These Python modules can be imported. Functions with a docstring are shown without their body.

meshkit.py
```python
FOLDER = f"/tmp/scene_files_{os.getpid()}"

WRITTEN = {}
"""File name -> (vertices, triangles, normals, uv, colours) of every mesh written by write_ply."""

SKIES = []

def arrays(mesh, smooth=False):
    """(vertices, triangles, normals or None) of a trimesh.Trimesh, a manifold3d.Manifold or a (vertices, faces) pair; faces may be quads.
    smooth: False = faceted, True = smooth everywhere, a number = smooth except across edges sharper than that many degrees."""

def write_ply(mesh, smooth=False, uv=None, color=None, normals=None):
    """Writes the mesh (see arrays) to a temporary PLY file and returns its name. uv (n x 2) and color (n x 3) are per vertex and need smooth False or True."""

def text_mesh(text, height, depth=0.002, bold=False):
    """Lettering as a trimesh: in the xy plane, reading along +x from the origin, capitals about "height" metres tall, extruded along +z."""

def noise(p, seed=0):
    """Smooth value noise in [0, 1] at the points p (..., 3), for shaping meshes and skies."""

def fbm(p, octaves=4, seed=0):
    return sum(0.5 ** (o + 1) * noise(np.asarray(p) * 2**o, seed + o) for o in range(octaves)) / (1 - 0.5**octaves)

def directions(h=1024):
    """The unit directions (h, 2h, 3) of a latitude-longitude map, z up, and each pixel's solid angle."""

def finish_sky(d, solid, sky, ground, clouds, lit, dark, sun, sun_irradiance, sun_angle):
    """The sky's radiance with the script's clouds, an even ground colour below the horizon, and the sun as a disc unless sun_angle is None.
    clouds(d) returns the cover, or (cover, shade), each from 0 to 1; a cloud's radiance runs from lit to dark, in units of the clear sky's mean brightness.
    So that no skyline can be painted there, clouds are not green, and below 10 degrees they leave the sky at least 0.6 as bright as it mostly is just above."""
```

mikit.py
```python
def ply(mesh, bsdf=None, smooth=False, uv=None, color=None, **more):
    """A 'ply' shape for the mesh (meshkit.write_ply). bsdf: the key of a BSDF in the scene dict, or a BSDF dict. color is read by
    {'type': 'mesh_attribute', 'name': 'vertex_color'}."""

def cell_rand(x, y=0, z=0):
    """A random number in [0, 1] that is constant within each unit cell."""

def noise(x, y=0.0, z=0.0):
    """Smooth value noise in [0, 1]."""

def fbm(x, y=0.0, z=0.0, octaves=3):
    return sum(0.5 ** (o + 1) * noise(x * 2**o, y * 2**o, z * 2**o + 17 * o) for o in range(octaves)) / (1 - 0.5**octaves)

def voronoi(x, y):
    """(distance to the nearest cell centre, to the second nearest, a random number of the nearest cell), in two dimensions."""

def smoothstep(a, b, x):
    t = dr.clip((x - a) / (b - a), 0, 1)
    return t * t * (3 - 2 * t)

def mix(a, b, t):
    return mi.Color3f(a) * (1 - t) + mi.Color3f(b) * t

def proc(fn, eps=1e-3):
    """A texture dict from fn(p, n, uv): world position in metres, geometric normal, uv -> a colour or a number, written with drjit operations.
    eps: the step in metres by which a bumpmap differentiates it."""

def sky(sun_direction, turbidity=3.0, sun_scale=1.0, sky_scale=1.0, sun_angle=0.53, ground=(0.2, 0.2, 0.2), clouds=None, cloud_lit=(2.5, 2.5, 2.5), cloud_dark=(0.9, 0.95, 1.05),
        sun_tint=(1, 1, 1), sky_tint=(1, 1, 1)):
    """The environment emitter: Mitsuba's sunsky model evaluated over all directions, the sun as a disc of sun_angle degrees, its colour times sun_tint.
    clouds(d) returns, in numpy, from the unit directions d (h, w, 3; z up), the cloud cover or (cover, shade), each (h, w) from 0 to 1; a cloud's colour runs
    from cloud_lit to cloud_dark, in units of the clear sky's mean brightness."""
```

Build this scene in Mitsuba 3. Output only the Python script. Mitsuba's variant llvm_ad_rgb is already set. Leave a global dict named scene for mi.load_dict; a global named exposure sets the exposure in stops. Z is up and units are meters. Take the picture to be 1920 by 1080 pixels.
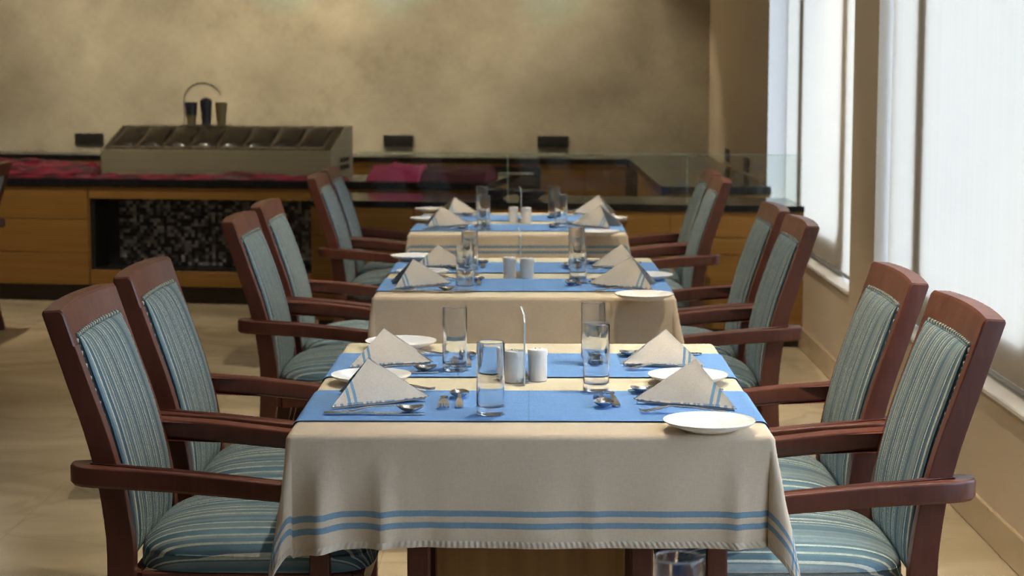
import math, random
import numpy as np, trimesh
import mitsuba as mi, drjit as dr
import mikit, meshkit
from mikit import proc, noise, fbm, smoothstep, mix, cell_rand

T = mi.ScalarTransform4f
scene, labels = {}, {}
rng = random.Random(7)

# ------------------------------------------------------------------ camera
F_PX, CAM_H = 3480.0, 1.45
TILT = math.atan(410 / F_PX)
YAW = math.atan(35 / F_PX * math.cos(TILT))
fwd = np.array([-math.sin(YAW) * math.cos(TILT), math.cos(YAW) * math.cos(TILT), -math.sin(TILT)])
scene['camera'] = {
    'type': 'thinlens', 'fov': math.degrees(2 * math.atan(960 / F_PX)), 'fov_axis': 'x',
    'aperture_radius': 0.0042, 'focus_distance': 3.85, 'near_clip': 0.05, 'far_clip': 200.0,
    'to_world': T().look_at(origin=[0, 0, CAM_H], target=(np.array([0, 0, CAM_H]) + fwd).tolist(), up=[0, 0, 1])}

# ------------------------------------------------------------------ sky and lamps
exposure = 0.0
SKY = 29.0
scene['sky'] = mikit.sky(sun_direction=[-0.6, -0.3, 0.75], turbidity=4.0, sun_scale=0.0, sky_scale=SKY, ground=(0.35, 0.35, 0.33),
                         clouds=lambda d: 0.75 + 0 * d[..., 2], cloud_lit=(1.14, 1.25, 1.41), sky_tint=(0.88, 0.98, 1.14), sun_angle=None)
LAMP_TABLE = [1.0, 0.87, 0.68]
LAMP_WALL = [1.0, 0.89, 0.66]

# ------------------------------------------------------------------ helpers
def numbered(key, pool):
    if key not in pool:
        pool.add(key); return key
    i = 1
    while f'{key}_{i:03d}' in pool:
        i += 1
    key = f'{key}_{i:03d}'
    pool.add(key); return key

THINGS, KEYS = set(), set()

def thing(name, label=None, cat=None, group=None, kind=None):
    key = numbered(name, THINGS)
    d = {}
    if label: d['label'] = label
    if cat: d['category'] = cat
    if group: d['group'] = group
    if kind: d['kind'] = kind
    labels[key] = d
    return key

def put(parent, part, mesh, bsdf, smooth=False, uv=None, color=None, to=None, label=None, kind=None):
    """One entry of the scene: a part of parent, or parent itself when part is None. mesh may be a finished shape dict."""
    key = parent if part is None else numbered(parent + '__' + part, KEYS)
    d = mesh if isinstance(mesh, dict) else mikit.ply(mesh, bsdf, smooth=smooth, uv=uv, color=color)
    if to is not None:
        d = {**d, 'to_world': to}
    scene[key] = d
    if label or kind:
        labels[key] = {**labels.get(key, {}), **({'label': label} if label else {}), **({'kind': kind} if kind else {})}
    return key

def tm(v, f):
    return trimesh.Trimesh(np.asarray(v, float), np.asarray(f), process=False)

def cat(*ms):
    return trimesh.util.concatenate([m for m in ms])

def box(x0, x1, y0, y1, z0, z1, c=0.0):
    """A box with chamfered edges."""
    if c <= 0:
        m = trimesh.creation.box([x1 - x0, y1 - y0, z1 - z0])
        m.apply_translation([(x0 + x1) / 2, (y0 + y1) / 2, (z0 + z1) / 2]); return m
    pts = []
    for sx, a in ((1, x0), (-1, x1)):
        for sy, b in ((1, y0), (-1, y1)):
            for sz, d in ((1, z0), (-1, z1)):
                pts += [(a, b + sy * c, d + sz * c), (a + sx * c, b, d + sz * c), (a + sx * c, b + sy * c, d)]
    return trimesh.convex.convex_hull(np.array(pts))

def moved(m, t=None, rz=0.0):
    m = m.copy()
    if rz: m.apply_transform(trimesh.transformations.rotation_matrix(rz, [0, 0, 1]))
    if t is not None: m.apply_translation(t)
    return m

def loft(rings, cap=True, closed=True):
    """Skin through rings (k x n x 3)."""
    r = np.asarray(rings, float); k, n, _ = r.shape
    v = r.reshape(-1, 3); f = []
    m = n if closed else n - 1
    for i in range(k - 1):
        a = i * n
        for j in range(m):
            b = (j + 1) % n
            f += [[a + j, a + b, a + n + b], [a + j, a + n + b, a + n + j]]
    if cap and closed:
        v = np.vstack([v, r[0].mean(0), r[-1].mean(0)])
        c0, c1 = k * n, k * n + 1
        for j in range(n):
            b = (j + 1) % n
            f += [[c0, b, j], [c1, (k - 1) * n + j, (k - 1) * n + b]]
    m_ = tm(v, f)
    if m_.volume < 0: m_.invert()
    return m_

def rrect(w, h, r, n=3):
    """Rounded rectangle outline, counter-clockwise."""
    pts = []
    for cx, cy, a0 in ((w / 2 - r, h / 2 - r, 0), (-w / 2 + r, h / 2 - r, 90), (-w / 2 + r, -h / 2 + r, 180), (w / 2 - r, -h / 2 + r, 270)):
        for i in range(n + 1):
            a = math.radians(a0 + 90 * i / n)
            pts.append((cx + r * math.cos(a), cy + r * math.sin(a)))
    return np.array(pts)

def lathe(profile, n=32):
    p = np.asarray(profile, float)
    a = np.arange(n) * 2 * np.pi / n
    rings = [np.stack([r * np.cos(a), r * np.sin(a), a * 0 + z], 1) for r, z in p]
    return loft(rings, cap=False)

def grid_faces(nu, nv):
    i, j = np.meshgrid(np.arange(nu - 1), np.arange(nv - 1), indexing='ij')
    a = (i * nv + j).ravel()
    return np.vstack([np.stack([a, a + nv, a + nv + 1], 1), np.stack([a, a + nv + 1, a + 1], 1)])

def tube(path, r, n=8):
    path = np.asarray(path, float); rings = []
    for i in range(len(path)):
        t = path[min(i + 1, len(path) - 1)] - path[max(i - 1, 0)]
        t /= np.linalg.norm(t)
        a = np.cross(t, [0, 0, 1.0]) if abs(t[2]) < 0.95 else np.cross(t, [0, 1.0, 0])
        a /= np.linalg.norm(a); b = np.cross(a, t)
        ang = np.arange(n) * 2 * np.pi / n
        rr = r[i] if np.ndim(r) else r
        rings.append(path[i] + rr * (np.cos(ang)[:, None] * a + np.sin(ang)[:, None] * b))
    return loft(rings)

def rgb(*c): return {'type': 'rgb', 'value': list(c)}

def principled(color, rough=0.5, two=True, **k):
    d = {'type': 'principled', 'base_color': color if isinstance(color, dict) else rgb(*color), 'roughness': rough, **k}
    return {'type': 'twosided', 'bsdf': d} if two else d

# ------------------------------------------------------------------ materials
def wood_fn(p, n, uv):
    g = fbm(p.x * 14 + p.z * 5, p.y * 14 - p.z * 4, p.z * 6, octaves=3)
    f = noise(p.x * 160 + p.y * 120, p.y * 60, p.z * 24)
    return mix((0.052, 0.014, 0.009), (0.128, 0.039, 0.024), dr.clip(g * 0.8 + f * 0.3 - 0.05, 0, 1))
scene['mat_mahogany'] = principled(proc(wood_fn), 0.36, clearcoat=0.25, clearcoat_gloss=0.8, specular=0.45)

def oak_fn(p, n, uv):
    g = fbm(p.x * 2.2, p.y * 2.2, p.z * 55, octaves=3)
    f = noise(p.x * 9, p.y * 9, p.z * 420)
    return mix((0.210, 0.100, 0.022), (0.330, 0.172, 0.046), dr.clip(g * 0.9 + f * 0.25 - 0.1, 0, 1))
scene['mat_oak'] = principled(proc(oak_fn), 0.42, specular=0.4)

def oakv_fn(p, n, uv):
    g = fbm(p.x * 60, p.y * 60, p.z * 2.0, octaves=3)
    return mix((0.190, 0.088, 0.024), (0.340, 0.180, 0.055), g)
scene['mat_oak_upright'] = principled(proc(oakv_fn), 0.45, specular=0.4)

def stripe_fn(p, n, uv):
    u = uv.x + 0.461
    c1 = cell_rand(dr.floor(u / 0.0070), 3, 1)
    c2 = cell_rand(dr.floor(u / 0.019), 5, 2)
    base = mix((0.058, 0.067, 0.056), (0.205, 0.203, 0.165), smoothstep(0.15, 0.85, c1 * 0.6 + c2 * 0.4))
    dark = dr.select(cell_rand(dr.floor(u / 0.0085), 9, 4) > 0.68, 1.0, 0.0)
    base = mix(base, (0.020, 0.030, 0.034), dark * 0.9)
    w = u / 0.0175
    k = dr.floor(w)
    line = dr.select((cell_rand(k, 2, 7) > 0.28) & (dr.abs(w - k - 0.5) < 0.125), 1.0, 0.0)
    base = mix(base, (0.56, 0.53, 0.40), line * 0.95)
    fuzz = noise(u * 900, uv.y * 260) * 0.5 + noise(u * 300, uv.y * 90) * 0.5
    return base * (0.72 + 0.56 * fuzz)
scene['mat_stripe'] = {'type': 'twosided', 'bsdf': {'type': 'blendbsdf', 'weight': 0.23,
    'a': {'type': 'principled', 'base_color': proc(stripe_fn), 'roughness': 0.8, 'specular': 0.1},
    'b': {'type': 'roughconductor', 'material': 'none', 'distribution': 'ggx', 'alpha': 0.42, 'specular_reflectance': rgb(0.34, 0.70, 1.0)}}}

def bead_fn(p, n, uv):
    return mix((0.03, 0.06, 0.065), (0.40, 0.39, 0.32), dr.select(uv.x > 0.5, 1.0, 0.0))
scene['mat_trim'] = principled(proc(bead_fn), 0.6)

A_T, B_T, HANG = 0.455, 0.59, 0.225        # half table top with its cloth, and the overhang
def cloth_fn(p, n, uv):
    ex, ey = A_T + HANG - dr.abs(uv.x), B_T + HANG - dr.abs(uv.y)
    def bands(e):
        b = dr.select((dr.abs(e - 0.0435) < 0.0058) | (dr.abs(e - 0.0665) < 0.0058), 1.0, 0.0)
        return b
    weave = noise(uv.x * 1500, uv.y * 160) * 0.5 + noise(uv.x * 160, uv.y * 1500) * 0.5
    c = mix((0.535, 0.442, 0.328), (0.625, 0.525, 0.398), weave)
    s = dr.maximum(bands(ex), bands(ey)); both = bands(ex) * bands(ey)
    c = mix(c, mix((0.105, 0.215, 0.310), (0.16, 0.30, 0.41), weave), s * 0.88)
    return mix(c, (0.03, 0.12, 0.24), both * 0.7)
scene['mat_cloth'] = principled(proc(cloth_fn), 0.9, specular=0.1, sheen=0.3)
scene['mat_hem'] = principled((0.56, 0.49, 0.39), 0.9, specular=0.1)

def runner_fn(p, n, uv):
    rib = noise(uv.x * 40, uv.y * 700) * 0.6 + noise(uv.x * 600, uv.y * 90) * 0.4
    crease = dr.exp(-dr.square((uv.x + 0.003) / 0.0018)) * 0.16
    return mix((0.100, 0.228, 0.490), (0.158, 0.312, 0.600), rib) * (1 - crease)
scene['mat_runner'] = principled(proc(runner_fn), 0.8, specular=0.15, sheen=0.4)

def napkin_fn(p, n, uv):
    weave = noise(uv.x * 1300, uv.y * 240) * 0.5 + noise(uv.x * 240, uv.y * 1300) * 0.5
    c = mix((0.52, 0.470, 0.395), (0.63, 0.58, 0.50), weave)
    s = dr.select((dr.abs(uv.x - 0.044) < 0.0034) | (dr.abs(uv.x - 0.059) < 0.0034), 1.0, 0.0)
    c = mix(c, (0.10, 0.235, 0.36), s * 0.9)
    edge = dr.select((uv.y < 0.005) & (noise(uv.x * 220, 3.0) > 0.35), 1.0, 0.0)
    return mix(c, (0.07, 0.16, 0.27), edge * 0.75)
scene['mat_napkin'] = principled(proc(napkin_fn), 0.9, specular=0.1, sheen=0.3)
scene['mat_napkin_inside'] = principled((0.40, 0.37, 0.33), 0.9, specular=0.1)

scene['mat_porcelain'] = principled((0.86, 0.85, 0.82), 0.12, specular=0.6)
scene['mat_steel'] = {'type': 'roughconductor', 'material': 'none', 'alpha': 0.09, 'specular_reflectance': rgb(0.72, 0.70, 0.67)}
scene['mat_steel'] = {'type': 'twosided', 'bsdf': scene['mat_steel']}
def brushed_fn(p, n, uv):
    return mix((0.34, 0.31, 0.20), (0.44, 0.405, 0.275), fbm(p.x * 3, p.y * 3, p.z * 160))
scene['mat_brushed'] = principled(proc(brushed_fn), 0.38, metallic=0.4)
scene['mat_glass'] = {'type': 'dielectric', 'int_ior': 1.5, 'specular_transmittance': rgb(0.985, 0.99, 0.99)}
scene['mat_acrylic'] = {'type': 'dielectric', 'int_ior': 1.49, 'specular_transmittance': rgb(0.96, 0.985, 0.98)}
scene['mat_edge'] = principled((0.62, 0.72, 0.70), 0.25, specular=0.6)
scene['mat_window_glass'] = {'type': 'thindielectric', 'int_ior': 1.5, 'specular_transmittance': rgb(0.94, 0.97, 0.96)}
scene['mat_guard_glass'] = {'type': 'thindielectric', 'int_ior': 1.5, 'specular_transmittance': rgb(0.86, 0.93, 0.89)}
scene['mat_guard_edge'] = principled((0.25, 0.42, 0.36), 0.2, spec_trans=0.0)

def plaster_fn(p, n, uv):
    a = fbm(p.x * 1.1 + 3, p.y * 1.1, p.z * 1.3, octaves=4)
    b = fbm(p.x * 6, p.y * 6, p.z * 5 + 9, octaves=3)
    c = noise(p.x * 34, p.y * 30, p.z * 26)
    t = dr.clip(a * 0.9 + b * 0.5 + c * 0.14 - 0.30, 0, 1)
    return mix((0.215, 0.183, 0.130), (0.440, 0.392, 0.298), t)
scene['mat_plaster'] = principled(proc(plaster_fn), 0.8, specular=0.2)
def paint_fn(p, n, uv):
    return mix((0.585, 0.475, 0.345), (0.62, 0.51, 0.375), fbm(p.x * 3, p.y * 3, p.z * 3))
scene['mat_paint'] = principled(proc(paint_fn), 0.55, specular=0.3)
scene['mat_white'] = principled((0.77, 0.745, 0.70), 0.5)
scene['mat_ceiling'] = principled((0.70, 0.68, 0.64), 0.9)
scene['mat_grey'] = principled((0.30, 0.30, 0.30), 0.5)

def floor_fn(p, n, uv):
    wx, wy = fbm(p.x * 1.3, p.y * 1.3, 2.0) * 1.8, fbm(p.x * 1.3, p.y * 1.3, 8.0) * 1.8
    a = fbm(p.x * 0.9 + wx, p.y * 2.2 + wy, 0.5, octaves=4)
    vein = dr.exp(-dr.square((fbm(p.x * 1.1 + wy, p.y * 1.6 + wx, 5.0, octaves=4) - 0.5) / 0.018))
    c = mix((0.33, 0.268, 0.165), (0.55, 0.462, 0.318), smoothstep(0.28, 0.72, a))
    c = mix(c, (0.30, 0.235, 0.150), vein * 0.35)
    gx, gy = p.x / 1.2 + 0.37, p.y / 1.2 + 0.12
    joint = dr.minimum(dr.abs(gx - dr.round(gx)), dr.abs(gy - dr.round(gy))) * 1.2
    return mix(c, (0.25, 0.20, 0.14), dr.select(joint < 0.0012, 0.6, 0.0))
scene['mat_floor'] = principled(proc(floor_fn), 0.20, specular=0.5)
def stone_fn(p, n, uv):
    return mix((0.46, 0.355, 0.225), (0.57, 0.455, 0.305), fbm(p.x * 5, p.y * 5, p.z * 5))
scene['mat_skirting'] = principled(proc(stone_fn), 0.35)

def granite_fn(p, n, uv):
    s = noise(p.x * 320, p.y * 320, p.z * 320)
    return mix((0.008, 0.008, 0.009), (0.045, 0.045, 0.048), smoothstep(0.62, 0.85, s))
scene['mat_granite'] = principled(proc(granite_fn), 0.10, specular=0.5)
scene['mat_black'] = principled((0.012, 0.011, 0.010), 0.4)
scene['mat_dome'] = principled((0.030, 0.022, 0.014), 0.06, specular=0.7, clearcoat=1.0, clearcoat_gloss=0.97)
scene['mat_kick'] = principled((0.030, 0.022, 0.016), 0.4)
scene['mat_tile'] = principled({'type': 'mesh_attribute', 'name': 'vertex_color'}, 0.25)
def red_fn(p, n, uv):
    s = noise(p.x * 9 + p.y * 5, p.y * 30, p.z * 40)
    return mix((0.05, 0.003, 0.010), (0.24, 0.010, 0.038), smoothstep(0.2, 0.8, s))
scene['mat_red'] = principled(proc(red_fn), 0.55, sheen=0.5)
scene['mat_pink'] = principled((0.56, 0.045, 0.15), 0.6, sheen=0.5)
scene['mat_maroon'] = principled((0.10, 0.012, 0.026), 0.6, sheen=0.5)
scene['mat_olive'] = principled((0.20, 0.155, 0.06), 0.4)
scene['mat_navy'] = principled((0.030, 0.032, 0.045), 0.35)
def blind_fn(p, n, uv):
    return mix((0.74, 0.675, 0.57), (0.78, 0.715, 0.61), noise(p.y * 60, p.z * 1.2) * 0.6 + noise(p.y * 500, p.z * 500) * 0.4)
scene['mat_blind'] = {'type': 'principledthin', 'base_color': proc(blind_fn), 'roughness': 0.8, 'diff_trans': 1.05, 'spec_trans': 0.0, 'eta': 1.2}
scene['mat_frame'] = principled((0.34, 0.28, 0.20), 0.5)

# ------------------------------------------------------------------ the room
XW = 1.42                                    # inner face of the window wall
ALPHA = math.radians(9.0)                    # the buffet end of the room is not square to the window wall
U, V = np.array([math.cos(ALPHA), -math.sin(ALPHA), 0]), np.array([math.sin(ALPHA), math.cos(ALPHA), 0])
M_B = np.eye(4); M_B[:3, 0], M_B[:3, 1] = U, V
def B(m):
    m = m.copy(); m.apply_transform(M_B); return m
V_WALL = 14.9
CEIL = 2.9

f = thing('floor', 'polished beige marble floor with cloudy veins', kind='structure')
put(f, None, box(-7.2, 1.9, -4.2, 17.5, -0.12, 0.0), 'mat_floor')
f = thing('ceiling', 'plain off-white ceiling', kind='structure')
put(f, None, box(-7.2, 1.9, -4.2, 17.5, CEIL, CEIL + 0.15), 'mat_ceiling')
f = thing('wall_back', 'mottled beige suede-finish wall behind the buffet', kind='structure')
put(f, None, B(box(-9.5, 1.9, V_WALL, V_WALL + 0.15, 0, CEIL)), 'mat_plaster')
f = thing('wall_left', 'plain wall of the far side of the hall', kind='structure')
put(f, None, box(-7.2, -7.0, -4.2, 17.5, 0, CEIL), 'mat_plaster')
f = thing('wall_front', 'plain wall behind the camera', kind='structure')
put(f, None, box(-7.2, 1.9, -4.2, -4.0, 0, CEIL), 'mat_plaster')

SILL, HEAD = 0.45, 2.62
OPEN = [(8.23, 11.18), (4.71, 7.66), (1.19, 4.14), (-2.33, 0.62)]
parts = [box(XW, XW + 0.22, -4.2, 17.5, 0, SILL), box(XW, XW + 0.22, -4.2, 17.5, HEAD, CEIL)]
ys = [-4.2] + [v for o in sorted(OPEN) for v in o] + [17.5]
for a, b in zip(ys[0::2], ys[1::2]):
    parts.append(box(XW, XW + 0.22, a, b, SILL, HEAD))
f = thing('wall_right', 'beige painted window wall with a broad pier between the windows', kind='structure')
put(f, None, cat(*parts), 'mat_paint')
f = thing('baseboard_right', 'beige stone skirting along the window wall', kind='structure')
k, y0 = 0, -4.0
while y0 < 9.6:
    y1 = min(y0 + 0.6, 9.68)
    put(f, 'tile', box(XW - 0.014, XW, y0 + 0.001, y1 - 0.001, 0.0, 0.115, 0.004), 'mat_skirting')
    y0 = y1

def rr_frame(y0, y1, z0, z1, w, r, x0, x1):
    """A rounded window frame in the plane x: outer minus inner, extruded in x."""
    from shapely.geometry import box as sbox
    outer = sbox(y0 + r, z0 + r, y1 - r, z1 - r).buffer(r, quad_segs=8)
    inner = sbox(y0 + w + r, z0 + w + r, y1 - w - r, z1 - w - r).buffer(r, quad_segs=8)
    m = trimesh.creation.extrude_polygon(outer.difference(inner), x1 - x0, engine='earcut')
    v = np.array(m.vertices); m.vertices = np.stack([v[:, 2] + x0, v[:, 0], v[:, 1]], 1)
    m.fix_normals(); return m

FRAMES = [(8.80, 10.24), (5.36, 7.10), (1.9, 3.5), (-1.6, 0.0)]
BLINDS = [(8.25, 10.74), (4.73, 7.635), (1.21, 4.12), (-2.31, 0.60)]
WHERE = ['far window beside the glass-fronted counter', 'near window beside the first row of chairs', 'window beside the camera', 'window behind the camera']
for i, (a, b) in enumerate(OPEN):
    w = thing(f'window_{i+1}', kind='structure')
    put(w, 'frame', cat(box(XW + 0.135, XW + 0.175, a, b, SILL, SILL + 0.05, 0.004), box(XW + 0.135, XW + 0.175, a, b, HEAD - 0.05, HEAD, 0.004),
                        box(XW + 0.135, XW + 0.175, a, a + 0.045, SILL, HEAD, 0.004), box(XW + 0.135, XW + 0.175, b - 0.045, b, SILL, HEAD, 0.004)), 'mat_frame')
    fa, fb = FRAMES[i]
    put(w, 'sash', rr_frame(fa - 0.06, fb + 0.06, SILL + 0.02, HEAD - 0.06, 0.15, 0.12, XW + 0.078, XW + 0.112), 'mat_frame')
    put(w, 'pane', tm([[XW + 0.155, a + .03, SILL + .03], [XW + 0.155, b - .03, SILL + .03], [XW + 0.155, b - .03, HEAD - .03], [XW + 0.155, a + .03, HEAD - .03]], [[0, 1, 2], [0, 2, 3]]), 'mat_window_glass')
    put(w, 'sill', box(XW - 0.012, XW + 0.132, a + 0.001, b - 0.001, SILL, SILL + 0.018, 0.004), 'mat_white')
    # white reveals at the two ends of the opening
    put(w, 'reveal', box(XW + 0.001, XW + 0.134, b - 0.006, b - 0.0005, SILL + 0.019, HEAD - 0.001), 'mat_white')
    put(w, 'reveal', box(XW + 0.001, XW + 0.134, a + 0.0005, a + 0.006, SILL + 0.019, HEAD - 0.001), 'mat_white')
    ba, bb = BLINDS[i]
    bl = thing('roller_blind', f'white translucent roller blind {"half raised" if i == 2 else "drawn down"} in the {WHERE[i]}', 'blind')
    zb = SILL + 0.05 if i != 2 else 2.05
    put(bl, 'fabric', tm([[XW + 0.055, ba, zb], [XW + 0.055, bb, zb], [XW + 0.055, bb, HEAD - 0.03], [XW + 0.055, ba, HEAD - 0.03]], [[0, 2, 1], [0, 3, 2]]), 'mat_blind')
    put(bl, 'bottom_bar', box(XW + 0.050, XW + 0.060, ba, bb, zb - 0.018, zb, 0.002), 'mat_grey')
    put(bl, 'roller', tube([[XW + 0.055, ba, HEAD - 0.03], [XW + 0.055, bb, HEAD - 0.03]], 0.022, 14), 'mat_white', smooth=40)

# ------------------------------------------------------------------ ceiling lamps
def downlight(x, y, tint, label, beam, glow, aim=(0, 0), cut=34, core=16):
    """A recessed lamp: its beam as a spot just under the lens, and the lens itself glowing."""
    t = thing('recessed_ceiling_lamp', label, 'lamp', 'recessed ceiling lamps')
    ring = lathe([(0.050, CEIL - 0.001), (0.062, CEIL - 0.001), (0.066, CEIL - 0.004), (0.060, CEIL - 0.008), (0.050, CEIL - 0.006), (0.050, CEIL - 0.001)], 24)
    put(t, 'ring', moved(ring, [x, y, 0]), 'mat_white', smooth=40)
    a = np.arange(20) * 2 * np.pi / 20
    v = np.vstack([np.stack([x + 0.048 * np.cos(a), y + 0.048 * np.sin(a), a * 0 + CEIL - 0.003], 1), [[x, y, CEIL - 0.003]]])
    fc = [[20, (j + 1) % 20, j] for j in range(20)]
    d = mikit.ply(tm(v, fc), 'mat_white')
    d['emitter'] = {'type': 'area', 'radiance': rgb(*[c * glow / (math.pi * 0.048 ** 2) for c in tint])}
    put(t, 'lens', d, None)
    scene['beam_of_' + t] = {'type': 'spot', 'intensity': rgb(*[c * beam for c in tint]), 'cutoff_angle': cut, 'beam_width': core,
                             'to_world': T().look_at(origin=[x, y, CEIL - 0.012], target=[x + aim[0], y + aim[1], 0.0], up=[0, 1, 0])}
for u, dv, beam, glow, lb in ((-6.7, 0.8, 13, 1.0, 'above the far end of the red cloth'), (-5.5, 0.8, 13, 1.0, 'above the cup rack'), (-4.45, 0.55, 15, 1.0, 'above the window end of the food warmer'),
                          (-3.5, 0.55, 15, 1.0, 'above the middle socket plate'), (-2.15, 0.55, 15, 1.0, 'above the socket plate nearest the windows')):
    p = U * u + V * (V_WALL - dv)
    q = V * (dv - 0.05)
    downlight(p[0], p[1], LAMP_WALL, 'small warm downlight washing the mottled wall ' + lb, beam, glow, (q[0], q[1]), 48, 20)
for x, y, lb in ((0.24, 4.28, 'nearest'), (0.10, 6.10, 'middle'), (-0.05, 7.75, 'farthest')):
    downlight(x, y, LAMP_TABLE, f'small warm downlight in the ceiling above the {lb} table', 15.5, 1.2, (-0.15, -0.05 if lb == 'nearest' else 0.35), 38, 18)
downlight(-2.3, 4.2, LAMP_TABLE, 'small warm downlight above the open floor', 4.0, 0.08, (0, 0), 50, 20)
downlight(-3.0, 10.2, LAMP_TABLE, 'small warm downlight above the island drawers', 8.0, 1.5, (0, 0.5), 50, 20)
downlight(0.85, 8.7, LAMP_TABLE, 'small warm downlight before the service counter', 10.0, 0.5, (0.0, 0.6), 40, 18)
downlight(1.02, 3.9, LAMP_TABLE, 'small warm downlight above the aisle beside the near window', 17.0, 0.3, (0.05, 0.6), 40, 16)

# ------------------------------------------------------------------ tables and cloths
TABLES = [(0.0, 4.08), (-0.02, 6.24), (-0.055, 8.42), (0.0, 1.84)]
T_TOP, Z_CLOTH, Z_RUN = 0.755, 0.7575, 0.7605
TNAME = ['nearest table in full view', 'middle table', 'farthest table by the buffet', 'table hidden below the photo']

def arm_ys(k):
    """Where chair arms poke at the cloth's long sides: lists of y for the sides -x and +x, and how far the arm ends reach in."""
    out = {-1: [], 1: []}
    for side, x, y, rz in CHAIRS:
        for s in (-1, 1):
            yy = y + s * 0.270
            if abs(yy - TABLES[k][1]) < B_T + HANG + 0.1:
                out[side].append((yy - TABLES[k][1], abs(x - TABLES[k][0]) - 0.30))
    return out

# chairs: side (-1: open-floor side, +1: window side), x, y, turn in degrees
CHAIRS = [(-1, -0.708, 4.11, 0.0), (-1, -0.70, 4.745, 0.0), (1, 0.645, 3.99, 180.0), (1, 0.625, 4.63, 180.0),
          (-1, -0.710, 6.39, 0.0), (-1, -0.710, 7.04, 0.0), (1, 0.615, 6.24, 180.0), (1, 0.61, 6.88, 180.0),
          (-1, -0.725, 8.88, 0.0), (-1, -0.735, 9.52, 0.0), (1, 0.585, 8.58, 180.0), (1, 0.60, 9.22, 180.0)]

FOLDS = [[(-0.40, 0.026, 0.034), (-0.285, 0.016, 0.018), (-0.20, 0.03, -0.006), (0.12, 0.02, 0.006), (0.462, 0.010, -0.020), (0.02, 0.06, 0.006), (0.26, 0.05, 0.006), (0.395, 0.014, 0.012)],
         [(-0.30, 0.025, 0.012), (-0.1, 0.05, 0.008), (0.10, 0.025, 0.010), (0.3, 0.03, 0.012)],
         [(-0.33, 0.03, 0.02), (-0.05, 0.06, 0.010), (0.22, 0.02, 0.014), (0.33, 0.02, 0.016)], [(0.0, 0.1, 0.01)]]
def sst(a, b, x):
    t = np.clip((x - a) / (b - a), 0, 1); return t * t * (3 - 2 * t)

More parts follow.
